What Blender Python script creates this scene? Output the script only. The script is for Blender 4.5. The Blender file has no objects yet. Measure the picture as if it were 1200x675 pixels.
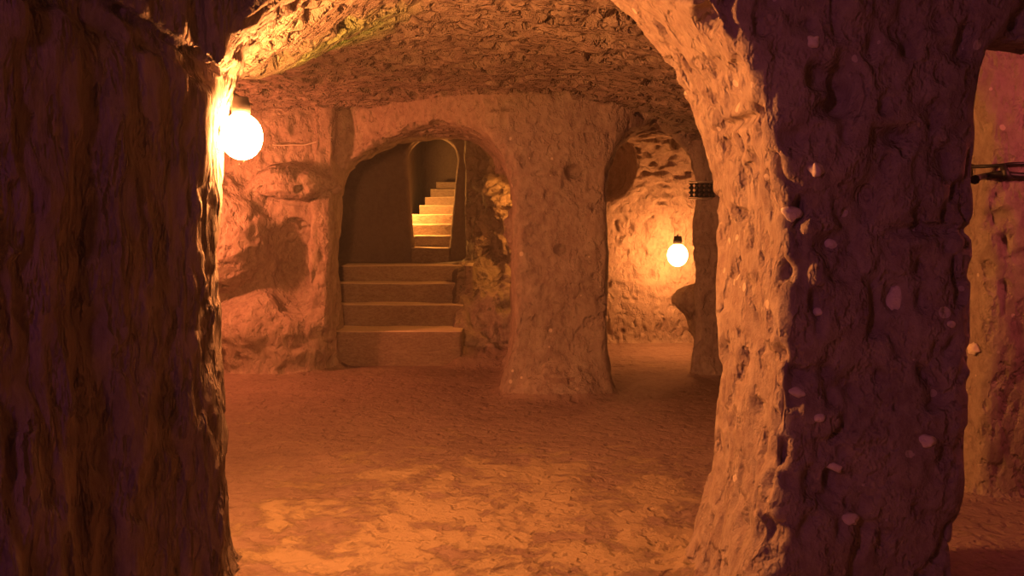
import bpy, math, random
import numpy as np
from mathutils import Vector, Matrix

# ------------------------------------------------------------------ camera, light, exposure
SC = bpy.context.scene
COL = SC.collection
FPX, HZ, CAMZ = 1050.0, 255.0, 1.40
PITCH = math.atan((337.5 - HZ) / FPX)
cam_d = bpy.data.cameras.new('camera'); cam = bpy.data.objects.new('camera', cam_d); COL.objects.link(cam)
cam_d.lens = 36.0 * FPX / 1200.0; cam_d.sensor_width = 36.0; cam_d.clip_start = 0.02
cam.location = (0, 0, CAMZ); cam.rotation_euler = (math.radians(90) - PITCH, 0, 0)
SC.camera = cam
SC.view_settings.view_transform = 'Standard'; SC.view_settings.look = 'None'
SC.view_settings.gamma = 1.0; SC.view_settings.use_curve_mapping = False
SC.view_settings.exposure = 0.62
SC.cycles.use_denoising = True
SC.cycles.max_bounces = 6; SC.cycles.diffuse_bounces = 2
SC.cycles.sample_clamp_indirect = 6.0

world = bpy.data.worlds.new('world'); SC.world = world; world.use_nodes = True
bg = world.node_tree.nodes['Background']
bg.inputs[0].default_value = (0.30, 0.06, 0.10, 1); bg.inputs[1].default_value = 0.05

AMBER = (1.0, 0.165, 0.17)
def point(name, loc, power, radius=0.06, color=AMBER):
    d = bpy.data.lights.new(name, 'POINT'); d.energy = power; d.color = color; d.shadow_soft_size = radius
    o = bpy.data.objects.new(name, d); COL.objects.link(o); o.location = loc
    return o
def at(px, py, d):
    """world point seen at pixel px,py at forward distance d"""
    u = (px - 600) / FPX; v = -(py - 337.5) / FPX
    dy = math.cos(PITCH) + v * math.sin(PITCH); dz = -math.sin(PITCH) + v * math.cos(PITCH)
    return Vector((u / dy * d, d, CAMZ + dz / dy * d))

LAMP1 = at(283, 160, 3.52)
LAMP2 = at(794, 299, 9.35)
point('lamp_left_chamber', (-2.90, 7.25, 1.60), 82, 0.06, (1.0, 0.24, 0.08))          # lamp of the left end of the chamber, outside the frame
point('lamp_behind_pillar', (0.34, 9.0, 1.72), 26, 0.04, (1.0, 0.34, 0.05))         # lamp hidden by the central pillar
point('lamp_stair_passage', (-1.36, 10.80, 1.68), 60, 0.04, (1.0, 0.40, 0.07))  # lamp hidden by the doorway of the upper stairs
point('lamp_right_nook', (3.05, 3.35, 2.0), 18)             # lamp of the side nook on the right
point('fill_behind_camera', (-1.6, -0.5, 2.25), 36, 0.15, (1.0, 0.22, 0.52))   # unseen fill light added behind the camera to lift the near rock

# ------------------------------------------------------------------ numeric noise
def _h(ix, iy, iz, s):
    n = (ix * 374761393 + iy * 668265263 + iz * 2147483647 + s * 974711) & 0xffffffff
    n = ((n ^ (n >> 13)) * 1274126177) & 0xffffffff
    n = (n ^ (n >> 16)) & 0xffffffff
    n = (n * 2246822519) & 0xffffffff
    return ((n ^ (n >> 15)) & 0xffff).astype(np.float32) / 65535.0
def vnoise(p, scale, seed=0):
    """value noise in -1..1; scale = feature size, scalar or xyz"""
    q = p / np.asarray(scale, dtype=np.float32) + 100.5
    i = np.floor(q).astype(np.int64); f = (q - i).astype(np.float32); f = f * f * f * (f * (f * 6 - 15) + 10)
    r = 0
    for a in (0, 1):
        wa = f[:, 0] if a else 1 - f[:, 0]
        for b in (0, 1):
            wb = f[:, 1] if b else 1 - f[:, 1]
            for c in (0, 1):
                wc = f[:, 2] if c else 1 - f[:, 2]
                r = r + wa * wb * wc * _h(i[:, 0] + a, i[:, 1] + b, i[:, 2] + c, seed)
    return r * 2 - 1
def fbm(p, scale, octaves, seed=0, gain=0.5):
    s = np.asarray(scale, dtype=np.float32); r = 0; a = 1.0; t = 0
    rot = np.array([[.8, .6, 0], [-.48, .64, .6], [.36, -.48, .8]], dtype=np.float32)
    for k in range(octaves):
        r = r + a * vnoise(p, s, seed + 17 * k); t += a; a *= gain; s = s * 0.5
        p = p + 3.71
    return r / t

# ------------------------------------------------------------------ the carved rock as a distance field
def smin(a, b, k):
    h = np.clip(0.5 + 0.5 * (b - a) / k, 0, 1); return b + (a - b) * h - k * h * (1 - h)
def smax(a, b, k): return -smin(-a, -b, k)
def sstep(a, b, x):
    t = np.clip((x - a) / (b - a), 0, 1); return t * t * (3 - 2 * t)
def ell(X, Y, Z, c, r):
    q = np.sqrt(((X - c[0]) / r[0]) ** 2 + ((Y - c[1]) / r[1]) ** 2 + ((Z - c[2]) / r[2]) ** 2)
    return (q - 1) * min(r)
def arch2(U, Z, uc, a_l, a_r, zs, z_top, flare=0.0, n=2.0):
    """2-D distance-like field of an arched opening: jambs below zs, superellipse above"""
    a = np.where(U < uc, a_l, a_r) - flare * np.exp(-Z / 0.35)
    u = np.abs(U - uc) / a; v = np.maximum(Z - zs, 0) / (z_top - zs)
    q = (u ** n + v ** n) ** (1 / n)
    return (q - 1) * np.minimum(a, 0.8)
def yf(X):
    """front of the far wall: it comes forward to the central pillar"""
    return 8.25 - 1.30 * sstep(-1.65, 0.05, X) + 0.85 * sstep(0.72, 1.6, X) 
def field(X, Y, Z):
    fl = -Z                                                    # floor
    k = 0.12
    # near room: left wall plane, front plane, ceiling
    left = -((X + 1.37) * 0.947 + (Y - 2.4) * -0.32)
    near = smax(left, Y - 2.85 - 0.35 * sstep(0.2, -1.0, X), 0.16)
    near = smax(near, Z - 2.62 + 0.10 * (X - 0.3) ** 2 * 0.4, 0.3)
    near = smax(near, X - 3.4, 0.3); near = smax(near, -Y - 3.2, 0.2)
    # near arch
    ta = np.clip((Y - 3.0) / 0.7, 0, 1)
    an = np.where(X < -0.15,
                  arch2(X, Z, -0.15, 0.905 + 0.105 * ta, 1.0, 1.70, 2.38, 0.05, 2.0),
                  arch2(X, Z, -0.15, 1.0, 1.01 - 0.06 * ta, 1.35, 2.42, 0.12, 1.95))
    an = smax(an, np.abs(Y - 3.1) - 0.75, 0.05)
    air = smin(near, an, 0.07)
    # main chamber
    zc = 2.50 - 0.085 * (X + 0.5) - 0.045 * (Y - 5) - 0.03 * (X + 0.3) ** 2
    zc = zc - 0.62 * sstep(-0.35, -1.35, X) * sstep(6.2, 3.7, Y)
    m = smax(Z - zc, Y - yf(X), 0.06)
    m = smax(m, -X - 3.3, 0.5); m = smax(m, X - 2.3, 0.4)
    m = smax(m, 3.62 - Y, 0.22)
    air = smin(air, m, 0.10)
    # side nook on the right
    nk = smax(smax(1.50 + 0.10 * (Y - 3) - X, Y - 4.35, 0.1), Z - 1.93 - 0.9 * sstep(3.1, 3.4, Y) + 0.10 * (X - 1.6), 0.1)
    nk = smax(nk, X - 3.6, 0.3); nk = smax(nk, 2.0 - Y, 0.2)
    air = smin(air, nk, 0.06)
    # left arch with the stairs, stair chamber
    al = arch2(X, Z, -0.62, 1.07, 0.64, 1.42, 2.17, 0.10, 2.3)
    al = smax(al, np.abs(Y - 7.9) - 1.4, 0.05)
    air = smin(air, al, 0.07)
    st = smax(-X - 2.15, Y - 10.35, 0.15); st = smax(st, Z - 2.42, 0.3); st = smax(st, 8.75 - Y, 0.15)
    st = smax(st, X + 0.50 - 1.35 * np.clip(9.72 - Y, 0, 0.9), 0.12)
    st = smax(st, 0.0 - Z, 0.1)
    air = smin(air, st, 0.06)
    # landing is filled up to its level behind the steps
    land = smax(9.42 - Y, Z - 0.885, 0.03)
    air = smax(air, -land, 0.03)
    ramp = smax(smax(-0.60 - X, 8.3 - Y, 0.1), Z - 0.80 * sstep(8.3, 9.3, Y) - 0.08, 0.15)
    air = smax(air, -ramp, 0.15)
    # doorway and stair passage
    zr = np.clip((Z - 1.0) / 1.2, 0, 1)
    hw = 0.205 + 0.10 * zr; cx = -0.935 + 0.02 * zr
    v = np.maximum(Z - 2.02 - 0.45 * np.clip(Y - 10.7, 0, 3), 0) / 0.30
    dr = (np.sqrt(((X - cx) / hw) ** 2.0 * 1.0 + v ** 2) - 1) * 0.27
    dr = np.maximum(dr, Y - 10.62)
    pw = smax(np.abs(X + 0.98 - 0.02 * (Y - 10.6)) - 0.34 - 0.14 * np.where(X < -0.98, sstep(11.15, 10.95, Y), 0), Z - 2.62 - 0.35 * (Y - 10.6), 0.2)
    pw = smax(smax(pw, Y - 12.9, 0.2), 10.55 - Y, 0.03)
    dp = smin(dr, pw, 0.03)
    dp = smax(dp, 0.92 - Z, 0.02); dp = smax(dp, 10.0 - Y, 0.02)
    air = smin(air, dp, 0.04)
    # right arch and chamber
    ar = arch2(X - 0.10 * (Y - 7.3), Z, 1.17, 0.41, 0.385, 1.55, 2.14, 0.03, 2.2)
    ar = smax(ar, np.abs(Y - 7.6) - 0.9, 0.05)
    air = smin(air, ar, 0.06)
    dR = np.sqrt((Y - 8.6) ** 2 + np.maximum(Z - 0.95, 0) ** 2 * 0.9)
    rc = smax(dR - 1.25, 0.72 - X - 0.05 * (Y - 8), 0.2)
    rc = smax(smax(rc, X - 3.0, 0.3), 7.9 - Y, 0.1)
    air = smin(air, rc, 0.05)
    # hollow high in the right chamber
    air = smin(air, ell(X, Y, Z, (1.02, 9.4, 1.90), (0.30, 0.5, 0.42)), 0.05)
    # lumps of the far left wall
    air = smax(air, -ell(X, Y, Z, (-2.25, 8.28, 0.22), (0.60, 0.42, 0.52)), 0.06)
    air = smax(air, -ell(X, Y, Z, (-2.75, 8.25, 1.25), (0.55, 0.38, 0.55)), 0.10)
    air = smin(air, ell(X, Y, Z, (-1.98, 8.20, 0.98), (0.24, 0.30, 0.42)), 0.08)
    air = smax(air, -ell(X, Y, Z, (-1.95, 8.15, 1.72), (0.42, 0.30, 0.16)), 0.06)
    pil = smax(smax(np.abs(X + 1.79 - 0.05 * Z) - 0.095, np.abs(Y - 8.35) - 0.28, 0.05), 0.38 - Z, 0.05)
    air = smax(air, -pil, 0.05)
    # dark outcrop behind the slender column
    air = smax(air, -ell(X, Y, Z, (1.70, 8.35, 0.63), (0.21, 0.20, 0.14)), 0.05)
    air = smax(air, -ell(X, Y, Z, (1.81, 8.35, 0.45), (0.15, 0.18, 0.26)), 0.15)
    # flare of the central pillar's foot
    air = smax(air, -ell(X, Y, Z, (0.37, 7.10, -0.15), (0.44, 0.40, 0.42)), 0.22)
    # groove high on the near left wall
    t = np.clip((X + 1.75) / 0.75, 0, 1)
    gx, gy, gz = X, Y - (2.45 + 0.0 * t), Z
    g = np.sqrt(((left)) ** 2 + ((Z - (2.32 - 0.62 * (X + 1.75))) * 0.85) ** 2) - 0.045
    g = np.maximum(g, np.maximum(X + 0.98, -X - 1.9))
    air = smin(air, g, 0.03)
    air = smax(air, fl, 0.07)
    return air

H = 0.025
def surface_nets(lo, hi, h):
    n = [int(round((hi[i] - lo[i]) / h)) + 1 for i in range(3)]
    xs = (lo[0] + h * np.arange(n[0])).astype(np.float32); ys = (lo[1] + h * np.arange(n[1])).astype(np.float32)
    zs = (lo[2] + h * np.arange(n[2])).astype(np.float32)
    F = np.empty(n, dtype=np.float32); B = 40
    for a in range(0, n[1], B):
        X, Y, Z = np.meshgrid(xs, ys[a:a + B], zs, indexing='ij'); F[:, a:a + B, :] = field(X, Y, Z)
    F[F == 0] = 1e-6
    S = F < 0
    c = np.zeros([m - 1 for m in n], dtype=np.uint8)
    for i in (0, 1):
        for j in (0, 1):
            for k in (0, 1):
                c += S[i:n[0] - 1 + i, j:n[1] - 1 + j, k:n[2] - 1 + k]
    act = (c > 0) & (c < 8)
    ci, cj, ck = np.nonzero(act)
    idx = -np.ones(act.shape, dtype=np.int64); idx[ci, cj, ck] = np.arange(len(ci))
    P = np.zeros((len(ci), 3)); W = np.zeros(len(ci))
    for ax in range(3):
        o = [a for a in range(3) if a != ax]
        for u in (0, 1):
            for v in (0, 1):
                d = [0, 0, 0]; d[o[0]] = u; d[o[1]] = v
                e = list(d); e[ax] = 1
                f0 = F[ci + d[0], cj + d[1], ck + d[2]]; f1 = F[ci + e[0], cj + e[1], ck + e[2]]
                m = (f0 < 0) != (f1 < 0)
                t = np.where(m, f0 / np.where(m, f0 - f1, 1), 0)
                q = np.stack([ci + d[0], cj + d[1], ck + d[2]], 1).astype(np.float64); q[:, ax] += t
                P[m] += q[m]; W += m
    P = P / W[:, None] * h + np.array(lo)
    Q = []
    for ax in range(3):
        o1, o2 = (ax + 1) % 3, (ax + 2) % 3
        sl0 = [slice(None)] * 3; sl1 = [slice(None)] * 3; sl0[ax] = slice(0, -1); sl1[ax] = slice(1, None)
        A, Bq = S[tuple(sl0)], S[tuple(sl1)]
        m = A != Bq
        ijk = list(np.nonzero(m))
        ok = np.ones(len(ijk[0]), bool)
        for o in (o1, o2): ok &= (ijk[o] > 0) & (ijk[o] < n[o] - 1)
        ijk = [a[ok] for a in ijk]
        inside = A[tuple(ijk)]
        def cell(d1, d2):
            q = [a.copy() for a in ijk]; q[o1] = q[o1] - d1; q[o2] = q[o2] - d2
            return idx[q[0], q[1], q[2]]
        q = np.stack([cell(1, 1), cell(0, 1), cell(0, 0), cell(1, 0)], 1)
        q[inside] = q[inside][:, ::-1]
        Q.append(q)
    return P, np.concatenate(Q)

def subdivide(P, Q):
    e = np.concatenate([Q[:, [0, 1]], Q[:, [1, 2]], Q[:, [2, 3]], Q[:, [3, 0]]]); es = np.sort(e, 1)
    key = es[:, 0] * (len(P) + 1) + es[:, 1]
    u, first, inv = np.unique(key, return_index=True, return_inverse=True)
    em = (P[es[first, 0]] + P[es[first, 1]]) / 2
    fc = P[Q].mean(1); nf = len(Q); nv = len(P)
    E = (inv.reshape(4, nf) + nv).T; Fc = np.arange(nf) + nv + len(u)
    P2 = np.concatenate([P, em, fc])
    Q2 = np.concatenate([np.stack([Q[:, i], E[:, i], Fc, E[:, (i + 3) % 4]], 1) for i in range(4)])
    return P2, Q2
def vnormals(P, Q):
    n = np.cross(P[Q[:, 2]] - P[Q[:, 0]], P[Q[:, 3]] - P[Q[:, 1]])
    N = np.zeros_like(P)
    for i in range(3):
        N[:, i] = sum(np.bincount(Q[:, c], n[:, i], len(P)) for c in range(4))
    return N / (np.linalg.norm(N, axis=1)[:, None] + 1e-12)

P, Q = surface_nets((-4.05, -3.6, -0.21), (3.9, 13.2, 3.99), H)
P, Q = subdivide(P, Q)
for _ in range(2):                                              # relax the stair-stepping of the lattice
    e = np.concatenate([Q[:, [0, 1]], Q[:, [1, 2]], Q[:, [2, 3]], Q[:, [3, 0]]])
    acc = np.stack([np.bincount(e[:, 0], P[e[:, 1], i], len(P)) + np.bincount(e[:, 1], P[e[:, 0], i], len(P)) for i in range(3)], 1)
    cnt = np.bincount(e[:, 0], minlength=len(P)) + np.bincount(e[:, 1], minlength=len(P))
    P = 0.4 * P + 0.6 * acc / cnt[:, None]
N = vnormals(P, Q)                                              # points into the air or the rock: made to face the air below
Pf = P.astype(np.float32)
g0 = field(*(Pf + 0.02 * N.astype(np.float32)).T)
if np.median(g0) > 0:
    Q = Q[:, ::-1].copy(); N = -N
X, Y, Z = P.T
def pits(p, s, seed, thr=0.15):
    v = vnoise(p, s, seed); return -np.clip(v - thr, 0, 1) ** 1.3
is_floor = sstep(0.16, 0.06, Z) * sstep(0.5, 0.8, N[:, 2])
is_ceil = sstep(-0.35, -0.7, N[:, 2])
wall = np.clip(1 - is_floor - is_ceil, 0, 1)
P0 = Pf
Pf = Pf + 0.030 * np.stack([vnoise(P0, .10, 401), vnoise(P0, .10, 402), vnoise(P0, .13, 403)], 1).astype(np.float32)   # irregular outlines of the pits
D = np.zeros(len(P))
D += wall * (0.045 * fbm(Pf, 0.75, 3, 1) + 0.016 * fbm(Pf, (.13, .13, .2), 2, 5))
D += wall * 0.060 * pits(Pf, (.055, .055, .09), 9, .1) * (0.55 + 0.45 * vnoise(P0, .5, 11))
D += is_ceil * (0.05 * fbm(Pf, 0.9, 2, 21) + 0.14 * pits(Pf, (.095, .06, .08), 23, 0.0) + 0.012 * fbm(Pf, .09, 2, 29))
D += is_floor * (0.022 * fbm(Pf, 0.9, 2, 31) + 0.012 * fbm(Pf, (.22, .12, .2), 3, 33))
lw = sstep(-0.9, -1.1, X) * sstep(3.45, 3.2, Y) * wall         # near left wall: long vertical scorings
D *= 1 - 0.5 * lw
D += lw * (0.030 * fbm(Pf, (.12, .12, .9), 2, 41) + 0.030 * fbm(Pf, (.055, .055, .30), 2, 45))
rough = sstep(-0.48, -0.32, X) * sstep(0.6, 0.4, X) * sstep(8.2, 8.6, Y) * sstep(11, 10.4, Y) * wall
D += rough * (0.24 * fbm(Pf, .30, 4, 51, .6))
farl = sstep(-1.6, -1.8, X) * sstep(7.2, 7.7, Y) * sstep(8.9, 8.6, Y) * wall
D += farl * 0.08 * fbm(Pf, (.45, .45, .28), 3, 61, .55)
rp = sstep(0.5, 0.7, X) * sstep(1.9, 1.6, X) * sstep(4.2, 4.0, Y) * wall
D += rp * (0.035 * fbm(Pf, (.35, .35, .5), 2, 71) + 0.065 * pits(Pf, (.045, .045, .085), 73, 0.05))
calm = sstep(10.1, 10.25, Y) * sstep(-0.4, -0.5, X)            # dressed doorway wall
stepz = sstep(8.2, 8.4, Y) * sstep(-1.75, -1.65, X) * sstep(-0.4, -0.5, X)
def dent(px, py, d, rx, rz, depth):
    c = at(px, py, d); q = ((X - c.x) / rx) ** 2 + ((Y - c.y) / .3) ** 2 + ((Z - c.z) / rz) ** 2
    return -depth * np.exp(-np.minimum(q, 30) ** 1.5)
for a in ((122, 560, 2.72, .03, 1.0, .07), (984, 105, 2.9, .045, .10, .10), (972, 128, 2.9, .06, .03, .05), (936, 240, 2.9, .022, .03, .06), (671, 201, 7.0, .055, .05, .13), (656, 292, 6.95, .04, .035, .08),
          (862, 146, 3.2, .03, .02, .05), (1085, 270, 2.9, .17, .022, .045), (737, 12, 3.2, .05, .03, .05), (632, 205, 7.1, .04, .02, .06), (1045, 345, 2.9, .045, .07, .03),
          (590, 131, 7.2, .08, .02, .06), (768, 325, 9.6, .05, .06, .06), (1175, 255, 4.3, .05, .05, .06)):
    D += dent(*a)
D *= (1 - 0.75 * np.maximum(calm, stepz * is_floor))
P = P + N * D[:, None]
X, Y, Z = P.T

# ------------------------------------------------------------------ materials
def nodes_of(m):
    m.use_nodes = True; return m.node_tree, m.node_tree.nodes, m.node_tree.links
def rock_mat(name, base, dark, pale, stretch=(1, 1, 1), bump=0.03, grain=26, pebbles=0.0, pale_amt=0.35, patch=None, rough=0.95, algae=False, wear=1.6, pit=.35):
    m = bpy.data.materials.new(name); T, Nn, L = nodes_of(m)
    b = Nn['Principled BSDF']; b.inputs['Roughness'].default_value = rough
    b.inputs['Specular IOR Level'].default_value = 0.25
    geo = Nn.new('ShaderNodeNewGeometry')
    mp = Nn.new('ShaderNodeMapping'); mp.inputs['Scale'].default_value = stretch; L.new(geo.outputs['Position'], mp.inputs[0])
    def noise(scale, detail=5, rough_=.6, vec=mp, dist=0.0):
        n = Nn.new('ShaderNodeTexNoise'); n.inputs['Scale'].default_value = scale; n.inputs['Detail'].default_value = detail
        n.inputs['Roughness'].default_value = rough_; n.inputs['Distortion'].default_value = dist
        L.new(vec.outputs[0], n.inputs['Vector']); return n
    def ramp(sock, a, b_, ca=(0, 0, 0, 1), cb=(1, 1, 1, 1)):
        r = Nn.new('ShaderNodeValToRGB'); r.color_ramp.elements[0].position = a; r.color_ramp.elements[1].position = b_
        r.color_ramp.elements[0].color = ca; r.color_ramp.elements[1].color = cb; L.new(sock, r.inputs[0]); return r
    def mix(fac, a, b_):
        x = Nn.new('ShaderNodeMix'); x.data_type = 'RGBA'
        if isinstance(fac, float): x.inputs[0].default_value = fac
        else: L.new(fac, x.inputs[0])
        for s, v in ((6, a), (7, b_)):
            if isinstance(v, tuple): x.inputs[s].default_value = (*v, 1)
            else: L.new(v, x.inputs[s])
        return x.outputs[2]
    def math_(op, a, b_):
        x = Nn.new('ShaderNodeMath'); x.operation = op
        for s, v in ((0, a), (1, b_)):
            if isinstance(v, (int, float)): x.inputs[s].default_value = v
            else: L.new(v, x.inputs[s])
        return x.outputs[0]
    n1 = noise(wear, 6, .65, dist=.4); n2 = noise(grain, 6, .7); n3 = noise(grain * .27, 5, .6)
    c = mix(ramp(n1.outputs[0], .35, .68).outputs[0], dark, base)
    c = mix(math_('MULTIPLY', ramp(n3.outputs[0], .50, .66).outputs[0], pale_amt), c, pale)
    c = mix(ramp(n2.outputs[0], .58, .36).outputs[0] if False else math_('MULTIPLY', ramp(n2.outputs[0], .40, .60).outputs[0], .35), c, pale)
    n4 = noise(grain * .62, 3, .55)
    h = math_('ADD', math_('MULTIPLY', n2.outputs[0], .35), math_('MULTIPLY', n3.outputs[0], 1.0))
    h = math_('ADD', h, math_('MULTIPLY', ramp(n4.outputs[0], .36, .50).outputs[0], pit))
    if pebbles > 0:
        v = Nn.new('ShaderNodeTexVoronoi'); v.inputs['Scale'].default_value = 13; L.new(geo.outputs['Position'], v.inputs['Vector'])
        sz = Nn.new('ShaderNodeSeparateColor'); L.new(v.outputs['Color'], sz.inputs[0])
        keep = math_('GREATER_THAN', sz.outputs[0], 1 - pebbles)
        rad = math_('MULTIPLY', sz.outputs[1], .28)
        inside = math_('MULTIPLY', math_('LESS_THAN', v.outputs['Distance'], rad), keep)
        c = mix(math_('MULTIPLY', inside, .8), c, (.66, .55, .45))
        h = math_('ADD', h, math_('MULTIPLY', inside, .35))
    if patch:                                                    # scuffed paler stone
        sub = Nn.new('ShaderNodeVectorMath'); sub.operation = 'DISTANCE'; sub.inputs[1].default_value = patch[0]
        L.new(geo.outputs['Position'], sub.inputs[0])
        near = ramp(sub.outputs['Value'], 0.0, 1.0); mr = Nn.new('ShaderNodeMapRange'); L.new(sub.outputs['Value'], mr.inputs[0])
        mr.inputs[1].default_value = patch[1]; mr.inputs[2].default_value = patch[1] * .35; mr.inputs[3].default_value = 0; mr.inputs[4].default_value = 1
        pn = noise(3.2, 9, .74, dist=.2)
        pm = ramp(math_('ADD', pn.outputs[0], math_('MULTIPLY', mr.outputs[0], .17)), .60, .66)
        c = mix(math_('MULTIPLY', pm.outputs[0], .8), c, patch[2])
        h = math_('ADD', h, math_('MULTIPLY', pm.outputs[0], .15))
    if algae:                                                   # green growth on the vault close to the lamp
        sub = Nn.new('ShaderNodeVectorMath'); sub.operation = 'DISTANCE'; sub.inputs[1].default_value = algae
        L.new(geo.outputs['Position'], sub.inputs[0]); mr = Nn.new('ShaderNodeMapRange'); L.new(sub.outputs['Value'], mr.inputs[0])
        mr.inputs[1].default_value = .62; mr.inputs[2].default_value = .1; mr.inputs[3].default_value = 0; mr.inputs[4].default_value = .6
        an = noise(3.0, 3, .6)
        c = mix(math_('MULTIPLY', mr.outputs[0], ramp(an.outputs[0], .3, .55).outputs[0]), c, (.20, .62, .05))
    L.new(c, b.inputs['Base Color'])
    bp = Nn.new('ShaderNodeBump'); bp.inputs['Distance'].default_value = bump; bp.inputs['Strength'].default_value = 1.0
    L.new(h, bp.inputs['Height']); L.new(bp.outputs[0], b.inputs['Normal'])
    return m
TUFF, TUFF_D, TUFF_P = (.34, .250, .215), (.225, .160, .138), (.50, .42, .34)
M_wall = rock_mat('carved tuff', TUFF, TUFF_D, TUFF_P, (1, 1, .7), bump=.030)
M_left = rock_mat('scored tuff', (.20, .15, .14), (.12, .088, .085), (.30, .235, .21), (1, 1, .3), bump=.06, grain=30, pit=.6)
M_ceil = rock_mat('pitted tuff vault', TUFF, TUFF_D, TUFF_P, (1, 1.3, 1), bump=.08, grain=24, pit=.6, algae=at(385, 72, 4.9))
M_floor = rock_mat('trodden tuff floor', (.28, .19, .165), (.20, .13, .115), (.35, .26, .21), (1, 1, 1), bump=.035, grain=20, pale_amt=.2,
                   patch=((0.0, 4.0, 0.0), 2.0, (.37, .28, .18)))
M_pill = rock_mat('tuff with pebbles', TUFF, TUFF_D, TUFF_P, (1, 1, .7), bump=.035, grain=24, pebbles=.30)
M_rough = rock_mat('broken tuff', (.42, .34, .25), TUFF_D, TUFF_P, bump=.06, grain=18)
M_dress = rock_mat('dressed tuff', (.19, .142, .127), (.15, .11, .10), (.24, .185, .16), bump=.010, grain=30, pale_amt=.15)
M_step = rock_mat('worn step stone', (.27, .195, .165), (.20, .14, .12), (.44, .36, .29), (1, 1, 2), bump=.012, grain=30, pale_amt=.25)
M_tread = rock_mat('step edge painted as lit', (.62, .50, .40), (.50, .39, .31), (.72, .60, .48), bump=.008, grain=30, pale_amt=.25)  # paler copy of the step stone, light on the treads put into the colour
M_stone = rock_mat('pale pebble', (.80, .68, .56), (.66, .54, .44), (.9, .8, .7), bump=.004, grain=60)
def plain(name, col, rough=.5, metal=0.0, emit=None, strength=0):
    m = bpy.data.materials.new(name); T, Nn, L = nodes_of(m); b = Nn['Principled BSDF']
    n = Nn.new('ShaderNodeTexNoise'); n.inputs['Scale'].default_value = 40
    r = Nn.new('ShaderNodeMix'); r.data_type = 'RGBA'; L.new(n.outputs[0], r.inputs[0])
    r.inputs[6].default_value = (*[c * .75 for c in col], 1); r.inputs[7].default_value = (*col, 1); L.new(r.outputs[2], b.inputs['Base Color'])
    b.inputs['Roughness'].default_value = rough; b.inputs['Metallic'].default_value = metal
    if emit: b.inputs['Emission Color'].default_value = (*emit, 1); b.inputs['Emission Strength'].default_value = strength
    return m
M_cable = plain('black cable sheath', (.02, .018, .018), .45)
M_wire = plain('pale wire', (.55, .48, .40), .5)
M_iron = plain('dark iron', (.05, .045, .045), .5, .6)
LAMP_COL = (1.0, 0.335, 0.08)
M_glow1 = plain('glowing bulb glass', (1, .9, .7), .3, 0, LAMP_COL, 740)
M_glow2 = plain('glowing bulb glass far', (1, .9, .7), .3, 0, LAMP_COL, 105)

# ------------------------------------------------------------------ splitting the rock into its objects
def struct(o): o['kind'] = 'structure'; return o
def tag(o, label, cat, group=None):
    o['label'] = label; o['category'] = cat
    if group: o['group'] = group
    return o
def mesh_obj(name, V, F, mat, parent=None, origin=None, smooth=True):
    V = np.asarray(V, dtype=np.float64)
    if origin is not None: V = V - np.array(origin)
    me = bpy.data.meshes.new(name)
    if isinstance(F, np.ndarray):
        me.vertices.add(len(V)); me.vertices.foreach_set('co', V.ravel())
        k = F.shape[1]
        me.loops.add(F.size); me.loops.foreach_set('vertex_index', F.astype(np.int32).ravel())
        me.polygons.add(len(F)); me.polygons.foreach_set('loop_start', (np.arange(len(F)) * k).astype(np.int32))
        me.polygons.foreach_set('loop_total', np.full(len(F), k, dtype=np.int32))
        me.update(calc_edges=True)
    else:
        me.from_pydata([tuple(v) for v in V], [], F); me.update()
    if smooth: me.polygons.foreach_set('use_smooth', np.ones(len(me.polygons), dtype=bool))
    me.materials.append(mat)
    o = bpy.data.objects.new(name, me); COL.objects.link(o)
    if origin is not None: o.location = origin
    if parent is not None:
        o.parent = parent; 
        if origin is not None: o.location = Vector(origin) - parent.location
        elif parent.location.length > 0: o.matrix_parent_inverse = Matrix.Translation(-parent.location)
    return o
C = P[Q].mean(1); cx, cy, cz = C.T
fn = N[Q].mean(1); fz = fn[:, 2]
cls = np.full(len(Q), 'wall_back', dtype=object)
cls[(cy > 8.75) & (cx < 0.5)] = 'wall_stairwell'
cls[(cy > 8.75) & (cx < 0.6) & (cx > -0.56) & (cy < 10.3)] = 'wall_rough'
cls[(cy > 7.95) & (cx > 0.6)] = 'wall_alcove'
cls[(cx < -2.9) & (cy > 3.5)] = 'wall_left_chamber'
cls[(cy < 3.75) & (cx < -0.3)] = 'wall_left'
cls[(cy < 3.4) & (cx > 2.9) | (cx > 1.62) & (cy > 3.3) & (cy < 7)] = 'wall_right'
cls[(cy < -2.7)] = 'wall_entrance'
cls[(cx >= -0.3) & (cx <= 1.75) & (cy > 2.4) & (cy < 4.0)] = 'pillar_near'
cls[(cx > 0.0 - 0.12) & (cx < 0.86) & (cy > 6.4) & (cy < 8.3) & (cz < 2.05)] = 'pillar_mid'
cls[(cx > 1.42) & (cx < 2.4) & (cy > 7.2) & (cy < 8.75) & (cz < 1.95)] = 'pillar_thin'
up = (fz < -0.45) & (cz > 1.9)
cls[up & (cy > 3.55) & (cy < 8.6) & ~((cy > yf(cx) - 0.02))] = 'ceiling'
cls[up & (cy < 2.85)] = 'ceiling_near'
cls[(fz > 0.55) & (cz < 0.17)] = 'floor'
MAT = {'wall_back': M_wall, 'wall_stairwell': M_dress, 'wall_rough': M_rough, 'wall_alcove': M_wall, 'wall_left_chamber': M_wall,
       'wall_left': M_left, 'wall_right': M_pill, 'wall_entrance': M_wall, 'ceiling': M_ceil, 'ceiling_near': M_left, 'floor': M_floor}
def sub(mask):
    q = Q[mask]; u, inv = np.unique(q, return_inverse=True); return P[u], inv.reshape(q.shape)
for nm, mt in MAT.items():
    msk = cls == nm
    if msk.any():
        v, f = sub(msk); o = mesh_obj(nm, v, f, mt)
        struct(o)
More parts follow.
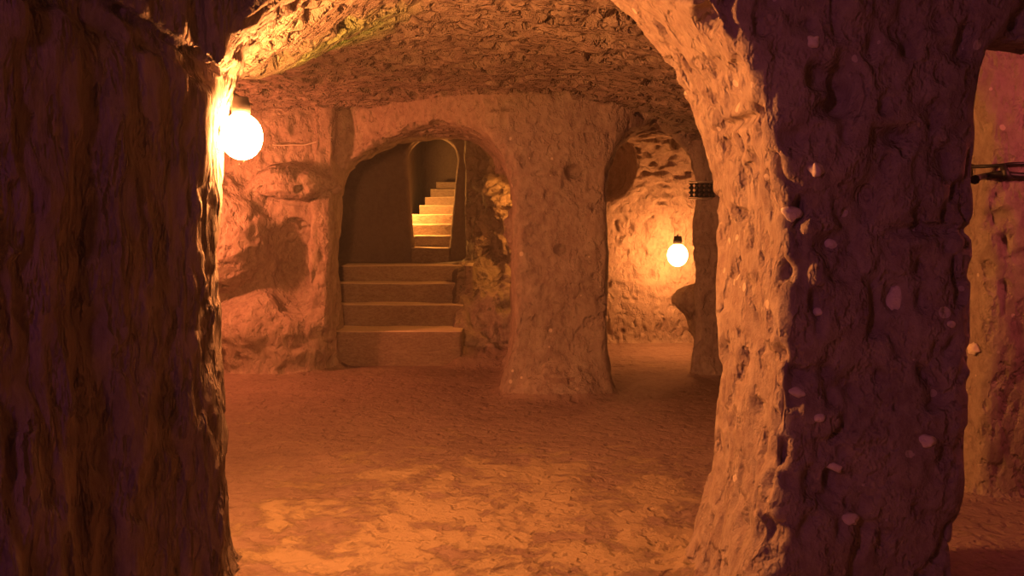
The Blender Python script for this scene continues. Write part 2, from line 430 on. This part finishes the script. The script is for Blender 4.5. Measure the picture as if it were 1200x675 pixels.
for key, mt, org, lab in (
    ('pillar_near', M_pill, (1.15, 3.2, 0), 'massive near rock pillar on the right, flaring up into the arch, studded with pale pebbles'),
    ('pillar_mid', M_pill, (0.4, 7.2, 0), 'broad central rock pillar between the stair arch and the lamp alcove'),
    ('pillar_thin', M_wall, (1.85, 7.9, 0), 'slender rock column with a cable band around its top, right of the far lamp')):
    v, f = sub(cls == key)
    o = mesh_obj('rock_pillar', v, f, mt, origin=org); tag(o, lab, 'pillar')

# ------------------------------------------------------------------ helpers for small objects
def empty(name, loc):
    o = bpy.data.objects.new(name, None); o.empty_display_size = .1; COL.objects.link(o); o.location = loc; return o
class MB:
    def __init__(s): s.v = []; s.f = []
    def add(s, v, f):
        b = len(s.v); s.v += [tuple(a) for a in v]; s.f += [tuple(i + b for i in q) for q in f]
    def tube(s, pts, r, n=8, caps=True):
        pts = [Vector(p) for p in pts]; rings = []
        for i, p in enumerate(pts):
            t = (pts[min(i + 1, len(pts) - 1)] - pts[max(i - 1, 0)]).normalized()
            a = Vector((0, 0, 1)) if abs(t.z) < .9 else Vector((1, 0, 0))
            u = t.cross(a).normalized(); w = t.cross(u)
            rr = r[i] if isinstance(r, (list, tuple)) else r
            rings.append([p + (u * math.cos(2 * math.pi * k / n) + w * math.sin(2 * math.pi * k / n)) * rr for k in range(n)])
        v = [q for ring in rings for q in ring]; f = []
        for i in range(len(pts) - 1):
            for k in range(n): f.append((i * n + k, i * n + (k + 1) % n, (i + 1) * n + (k + 1) % n, (i + 1) * n + k))
        if caps: f += [tuple(range(n))[::-1], tuple((len(pts) - 1) * n + k for k in range(n))]
        s.add(v, f)
    def ball(s, c, r, nu=20, nv=12, prof=None):
        v = []; f = []
        for j in range(nv + 1):
            th = math.pi * j / nv
            for i in range(nu):
                ph = 2 * math.pi * i / nu
                v.append((c[0] + r[0] * math.sin(th) * math.cos(ph), c[1] + r[1] * math.sin(th) * math.sin(ph), c[2] + r[2] * math.cos(th)))
        for j in range(nv):
            for i in range(nu): f.append((j * nu + i, (j + 1) * nu + i, (j + 1) * nu + (i + 1) % nu, j * nu + (i + 1) % nu))
        s.add(v, f)
    def box(s, c, h, R=None):
        v = []
        for x in (-1, 1):
            for y in (-1, 1):
                for z in (-1, 1):
                    p = Vector((x * h[0], y * h[1], z * h[2])); p = R @ p if R else p; v.append(p + Vector(c))
        s.add(v, [(0, 1, 3, 2), (4, 6, 7, 5), (0, 4, 5, 1), (2, 3, 7, 6), (0, 2, 6, 4), (1, 5, 7, 3)])
    def build(s, name, mat, parent=None, origin=None, smooth=True): return mesh_obj(name, s.v, s.f, mat, parent, origin, smooth)

def step_block(name, x0, x1, y0, y1, z0, z1, mat, parent, seed, shift=0.0, res=0.025, amp=.012):
    """a worn stone step: a rounded block with a dense displaced skin (front, top, sides)"""
    def axis(a, b): return np.linspace(a, b, max(3, int((b - a) / res) + 1))
    xs = axis(x0, x1); prof = [(y0, z) for z in np.arange(z0, z1 - 0.012, res)]
    prof += [(y0 + .003, z1 - .010), (y0 + .011, z1 - .002)] + [(y, z1) for y in np.arange(y0 + .03, y1, res)] + [(y1, z1)]
    V = np.array([(x, y, z) for x in xs for (y, z) in prof], dtype=np.float64); n = len(prof)
    V[:, 0] += shift * (V[:, 1] - y0)
    p = V.astype(np.float32)
    V[:, 1] += amp * fbm(p, .22, 3, seed) - .012 * np.clip(vnoise(p, .10, seed + 3) - .35, 0, 1) * 0
    V[:, 2] += amp * .8 * fbm(p, (.3, .3, 9), 2, seed + 7) - .012 * np.clip(vnoise(p, (.5, .5, 9), seed + 5), 0, 1)
    F = [(i * n + j, (i + 1) * n + j, (i + 1) * n + j + 1, i * n + j + 1) for i in range(len(xs) - 1) for j in range(n - 1)]
    V = list(map(tuple, V)); b = len(V)
    for i, flip in ((0, 1), (len(xs) - 1, 0)):                  # side faces and closing back/bottom
        ring = [i * n + j for j in range(n)]; V.append((V[i * n + n - 1][0], y1, z0)); ring.append(len(V) - 1)
        F.append(tuple(ring) if flip else tuple(ring[::-1]))
    F.append((n - 1, b, b + 1, (len(xs) - 1) * n + n - 1)); F.append((0, (len(xs) - 1) * n, b + 1, b))
    o = mesh_obj(name, V, F, mat, parent)
    o.data.polygons.foreach_set('use_smooth', [len(p.vertices) == 4 for p in o.data.polygons])
    o.data.materials.append(M_tread)                            # top and rounded nosing painted paler, standing in for light on them
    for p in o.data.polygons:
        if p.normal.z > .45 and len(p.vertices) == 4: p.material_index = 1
    return o

# ------------------------------------------------------------------ lower stairs
root = empty('stone_staircase', (-1.1, 8.4, 0))
tag(root, 'four wide worn stone steps rising through the left arch to the landing', 'stairs')
specs = [(386, 541, 388, 8.40, 8.86), (391, 543, 356.5, 8.84, 9.10), (393, 545, 331.5, 9.08, 9.36), (400, 547, 310.5, 9.34, 9.70)]
for i, (pl, pr, py, ya, yb) in enumerate(specs):
    a, b = at(pl, py, ya), at(pr, py, ya)
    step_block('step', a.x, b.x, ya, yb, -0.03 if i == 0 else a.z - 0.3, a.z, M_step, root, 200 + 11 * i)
a, b = at(545, 310, 9.0), at(552, 310, 9.0)
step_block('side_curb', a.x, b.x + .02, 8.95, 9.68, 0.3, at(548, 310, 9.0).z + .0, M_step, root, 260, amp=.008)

# upper stairs in the passage
root = empty('stone_staircase', (-0.93, 10.35, 0.88))
tag(root, 'narrow lamplit stone stairs climbing through the small far doorway', 'stairs')
ys = [290, 275.5, 262.5, 251, 240.5, 230.5, 221.5, 213.5]
for i, py in enumerate(ys):
    d = 10.28 + .29 * i; zt = at(500, py, d).z
    x0, x1 = (-1.155, -0.72) if i < 2 else (-1.36, -0.60)
    if i >= 4: x0 = at(485 + 6.5 * (i - 3), py, d).x
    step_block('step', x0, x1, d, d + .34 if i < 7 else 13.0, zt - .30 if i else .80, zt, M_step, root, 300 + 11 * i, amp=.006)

# ------------------------------------------------------------------ lamps
def lamp(loc, wallpt, r, mat, label):
    root = empty('wall_lamp', loc); tag(root, label, 'lamp')
    loc = Vector(loc); w = Vector(wallpt); n = (loc - w).normalized()
    m = MB(); m.ball(loc, (r, r, r * 1.12), 28, 18); m.build('bulb', mat, root)
    m = MB(); m.tube([loc + Vector((0, 0, r * 1.0)), loc + Vector((0, 0, r * 1.35)), loc + Vector((0, 0, r * 1.9))], [r * .42, r * .46, r * .36], 14); m.build('socket', M_iron, root)
    m = MB(); top = loc + Vector((0, 0, r * 1.8)); m.tube([top, top + Vector((0, 0, .02)) - n * .03, top - n * .5 * (loc - w).length, w + Vector((0, 0, r * 1.8))], .009, 8); m.build('bracket', M_iron, root)
    return root
lamp(LAMP1, LAMP1 + Vector((-.10, .03, .0)), .080, M_glow1, 'glaring amber lamp on the near left jamb, just under the vault')
lamp(LAMP2, LAMP2 + Vector((.05, .32, .0)), .105, M_glow2, 'glaring amber lamp on the alcove wall beside the slender column')

# ------------------------------------------------------------------ things set on the rock, found by casting rays onto it
from mathutils.bvhtree import BVHTree
sel = (cy > 1.5) & (cy < 10)
v_, f_ = sub(sel)
BVH = BVHTree.FromPolygons([tuple(a) for a in v_], [tuple(int(i) for i in q) for q in f_])
O = Vector((0, 0, CAMZ))
def hit(px, py, back=0.0):
    d = (at(px, py, 1.0) - O).normalized()
    h, n, i, t = BVH.ray_cast(O, d)
    if h is None: return at(px, py, 4), Vector((0, -1, 0))
    if n.dot(d) > 0: n = -n
    return h + n * back, n

# cables on the right wall
def cable(pts, r, lift, name, label, mat=M_cable, cat='cable'):
    q = [hit(*p, lift)[0] for p in pts]; m = MB()
    fine = []
    for i in range(len(q) - 1):
        for k in range(6): fine.append(q[i].lerp(q[i + 1], k / 6))
    fine.append(q[-1]); fine = [fine[max(i - 2, 0)] * .25 + fine[i] * .5 + fine[min(i + 2, len(fine) - 1)] * .25 for i in range(len(fine))]
    m.tube(fine, r, 8); o = m.build(name, mat); tag(o, label, cat); return o
cable([(1140, 197), (1155, 196), (1170, 194), (1185, 192), (1199, 193), (1225, 192)], .008, .026, 'power_cable', 'thin upper black cable crossing the right wall beside the near pillar')
cable([(1136, 212), (1150, 210), (1170, 207), (1185, 206), (1199, 207), (1225, 206)], .016, .026, 'power_cable', 'thick lower black cable crossing the right wall beside the near pillar')
for px, lab in ((1175, 'dark clip joining both cables on the right wall, at the frame side'), (1139, 'dark clip on the two cables right beside the near pillar')):
    h, n = hit(px, 201, .02); m = MB()
    h2 = (hit(px, 192, .03)[0], hit(px, 213, .03)[0])
    m.tube([h2[0], h2[0].lerp(h2[1], .5), h2[1]], [.013, .018, .022], 8); tag(m.build('cable_clip', M_iron), lab, 'clip')
cable([(318, 171), (330, 171), (345, 171), (358, 170), (370, 168), (388, 160)], .006, .03, 'electric_wire', 'thin pale wire sagging from the near lamp across the far wall', M_wire, 'wire')

# band of cables around the slender column
base, _ = hit(822, 225)
root = empty('cable_band', base); tag(root, 'dark coiled cable band strapped round the top of the slender column', 'cable')
d0 = base.y
def wrap(px, py):
    t = (px - 824) / 15.0
    return at(px, py, d0 - .075 + .12 * t * t)
for py in (213, 233):
    m = MB(); m.tube([wrap(px, py) for px in (808, 811, 815, 820, 826, 832, 838, 842)], .007, 8); m.build('wire', M_wire, root)
for px in (810, 816, 822, 828, 834, 840):
    a = wrap(px, 215) - Vector((0, .012, 0)); b = wrap(px, 231) - Vector((0, .012, 0)); m = MB()
    m.tube([a.lerp(b, k / 12) for k in range(13)], [.017 + .008 * math.cos(k * math.pi * 2 / 4) for k in range(13)], 10); m.build('coil', M_cable, root)

# pebbles standing proud of the near pillar and wall
random.seed(4)
def pebble(px, py, w, h, label, tilt=0, name='embedded_stone', mat=M_stone):
    c, n = hit(px, py, 0.0); d = c.y; s = d / FPX; rng = random.Random(px * 7 + py)
    m = MB(); m.ball((0, 0, 0), (w / 2 * s, min(w, h) * .38 * s, h / 2 * s), 18, 12)
    V = np.array(m.v); k = 1 + .34 * vnoise(V.astype(np.float32) * 75 + px, 1.0, px) ; V = V * k[:, None]
    R = n.to_track_quat('-Y', 'Z').to_matrix() @ Matrix.Rotation(math.radians(tilt), 3, 'Y')
    V = V @ np.array(R).T
    o = mesh_obj(name, V, m.f, mat); o.location = c + n * (.002); tag(o, label, 'stone'); return o
ST = [(957, 199, 19, 15, 0, 'pale square stone set in the upper left of the near pillar face'),
      (927, 250, 22, 17, 10, 'rounded stone jutting from the lit edge of the near pillar beside a dark hole'),
      (1087, 517, 21, 14, 0, 'bright oval pebble alone on the dark lower right of the near pillar'),
      (1047, 352, 20, 36, 8, 'tall reddish stone bulging from the near pillar at mid height'),
      (935, 460, 20, 12, 20, 'flat pale pebble low on the near pillar just right of its lit edge'),
      (961, 490, 14, 10, 0, 'small pale pebble directly beneath the flat one on the near pillar'),
      (977, 546, 24, 10, 22, 'long slanting pale sliver low on the near pillar'),
      (958, 365, 15, 10, 0, 'small pale pebble in the middle of the near pillar, left of the tall reddish stone'),
      (996, 608, 20, 14, 10, 'blunt pale pebble near the bottom of the near pillar'),
      (1114, 380, 10, 8, 0, 'tiny pale pebble at the right rim of the near pillar'),
      (953, 49, 15, 14, 30, 'brownish pebble at the top of the near pillar'),
      (973, 286, 16, 12, 0, 'dull brown pebble below the pale square stone on the near pillar'),
      (1142, 409, 16, 15, 0, 'round stone in the right wall at the edge of the near pillar')]
for px, py, w, h, t, lab in ST: pebble(px, py, w, h, lab, t)

# ------------------------------------------------------------------ haze volume added to give the lamps a glow
m = bpy.data.materials.new('lamp glow haze'); T, Nn, L = nodes_of(m); Nn.remove(Nn['Principled BSDF'])
vs = Nn.new('ShaderNodeVolumeScatter'); vs.inputs['Density'].default_value = 0.003; vs.inputs['Color'].default_value = (.9, .9, 1, 1)
L.new(vs.outputs[0], Nn['Material Output'].inputs['Volume'])
b_ = MB(); b_.box((0, 4.8, 1.6), (4.4, 8.6, 2.2)); hz = b_.build('haze', m, smooth=False); hz['kind'] = 'stuff'; tag(hz, 'thin added haze that gives the lamps a glow', 'haze')
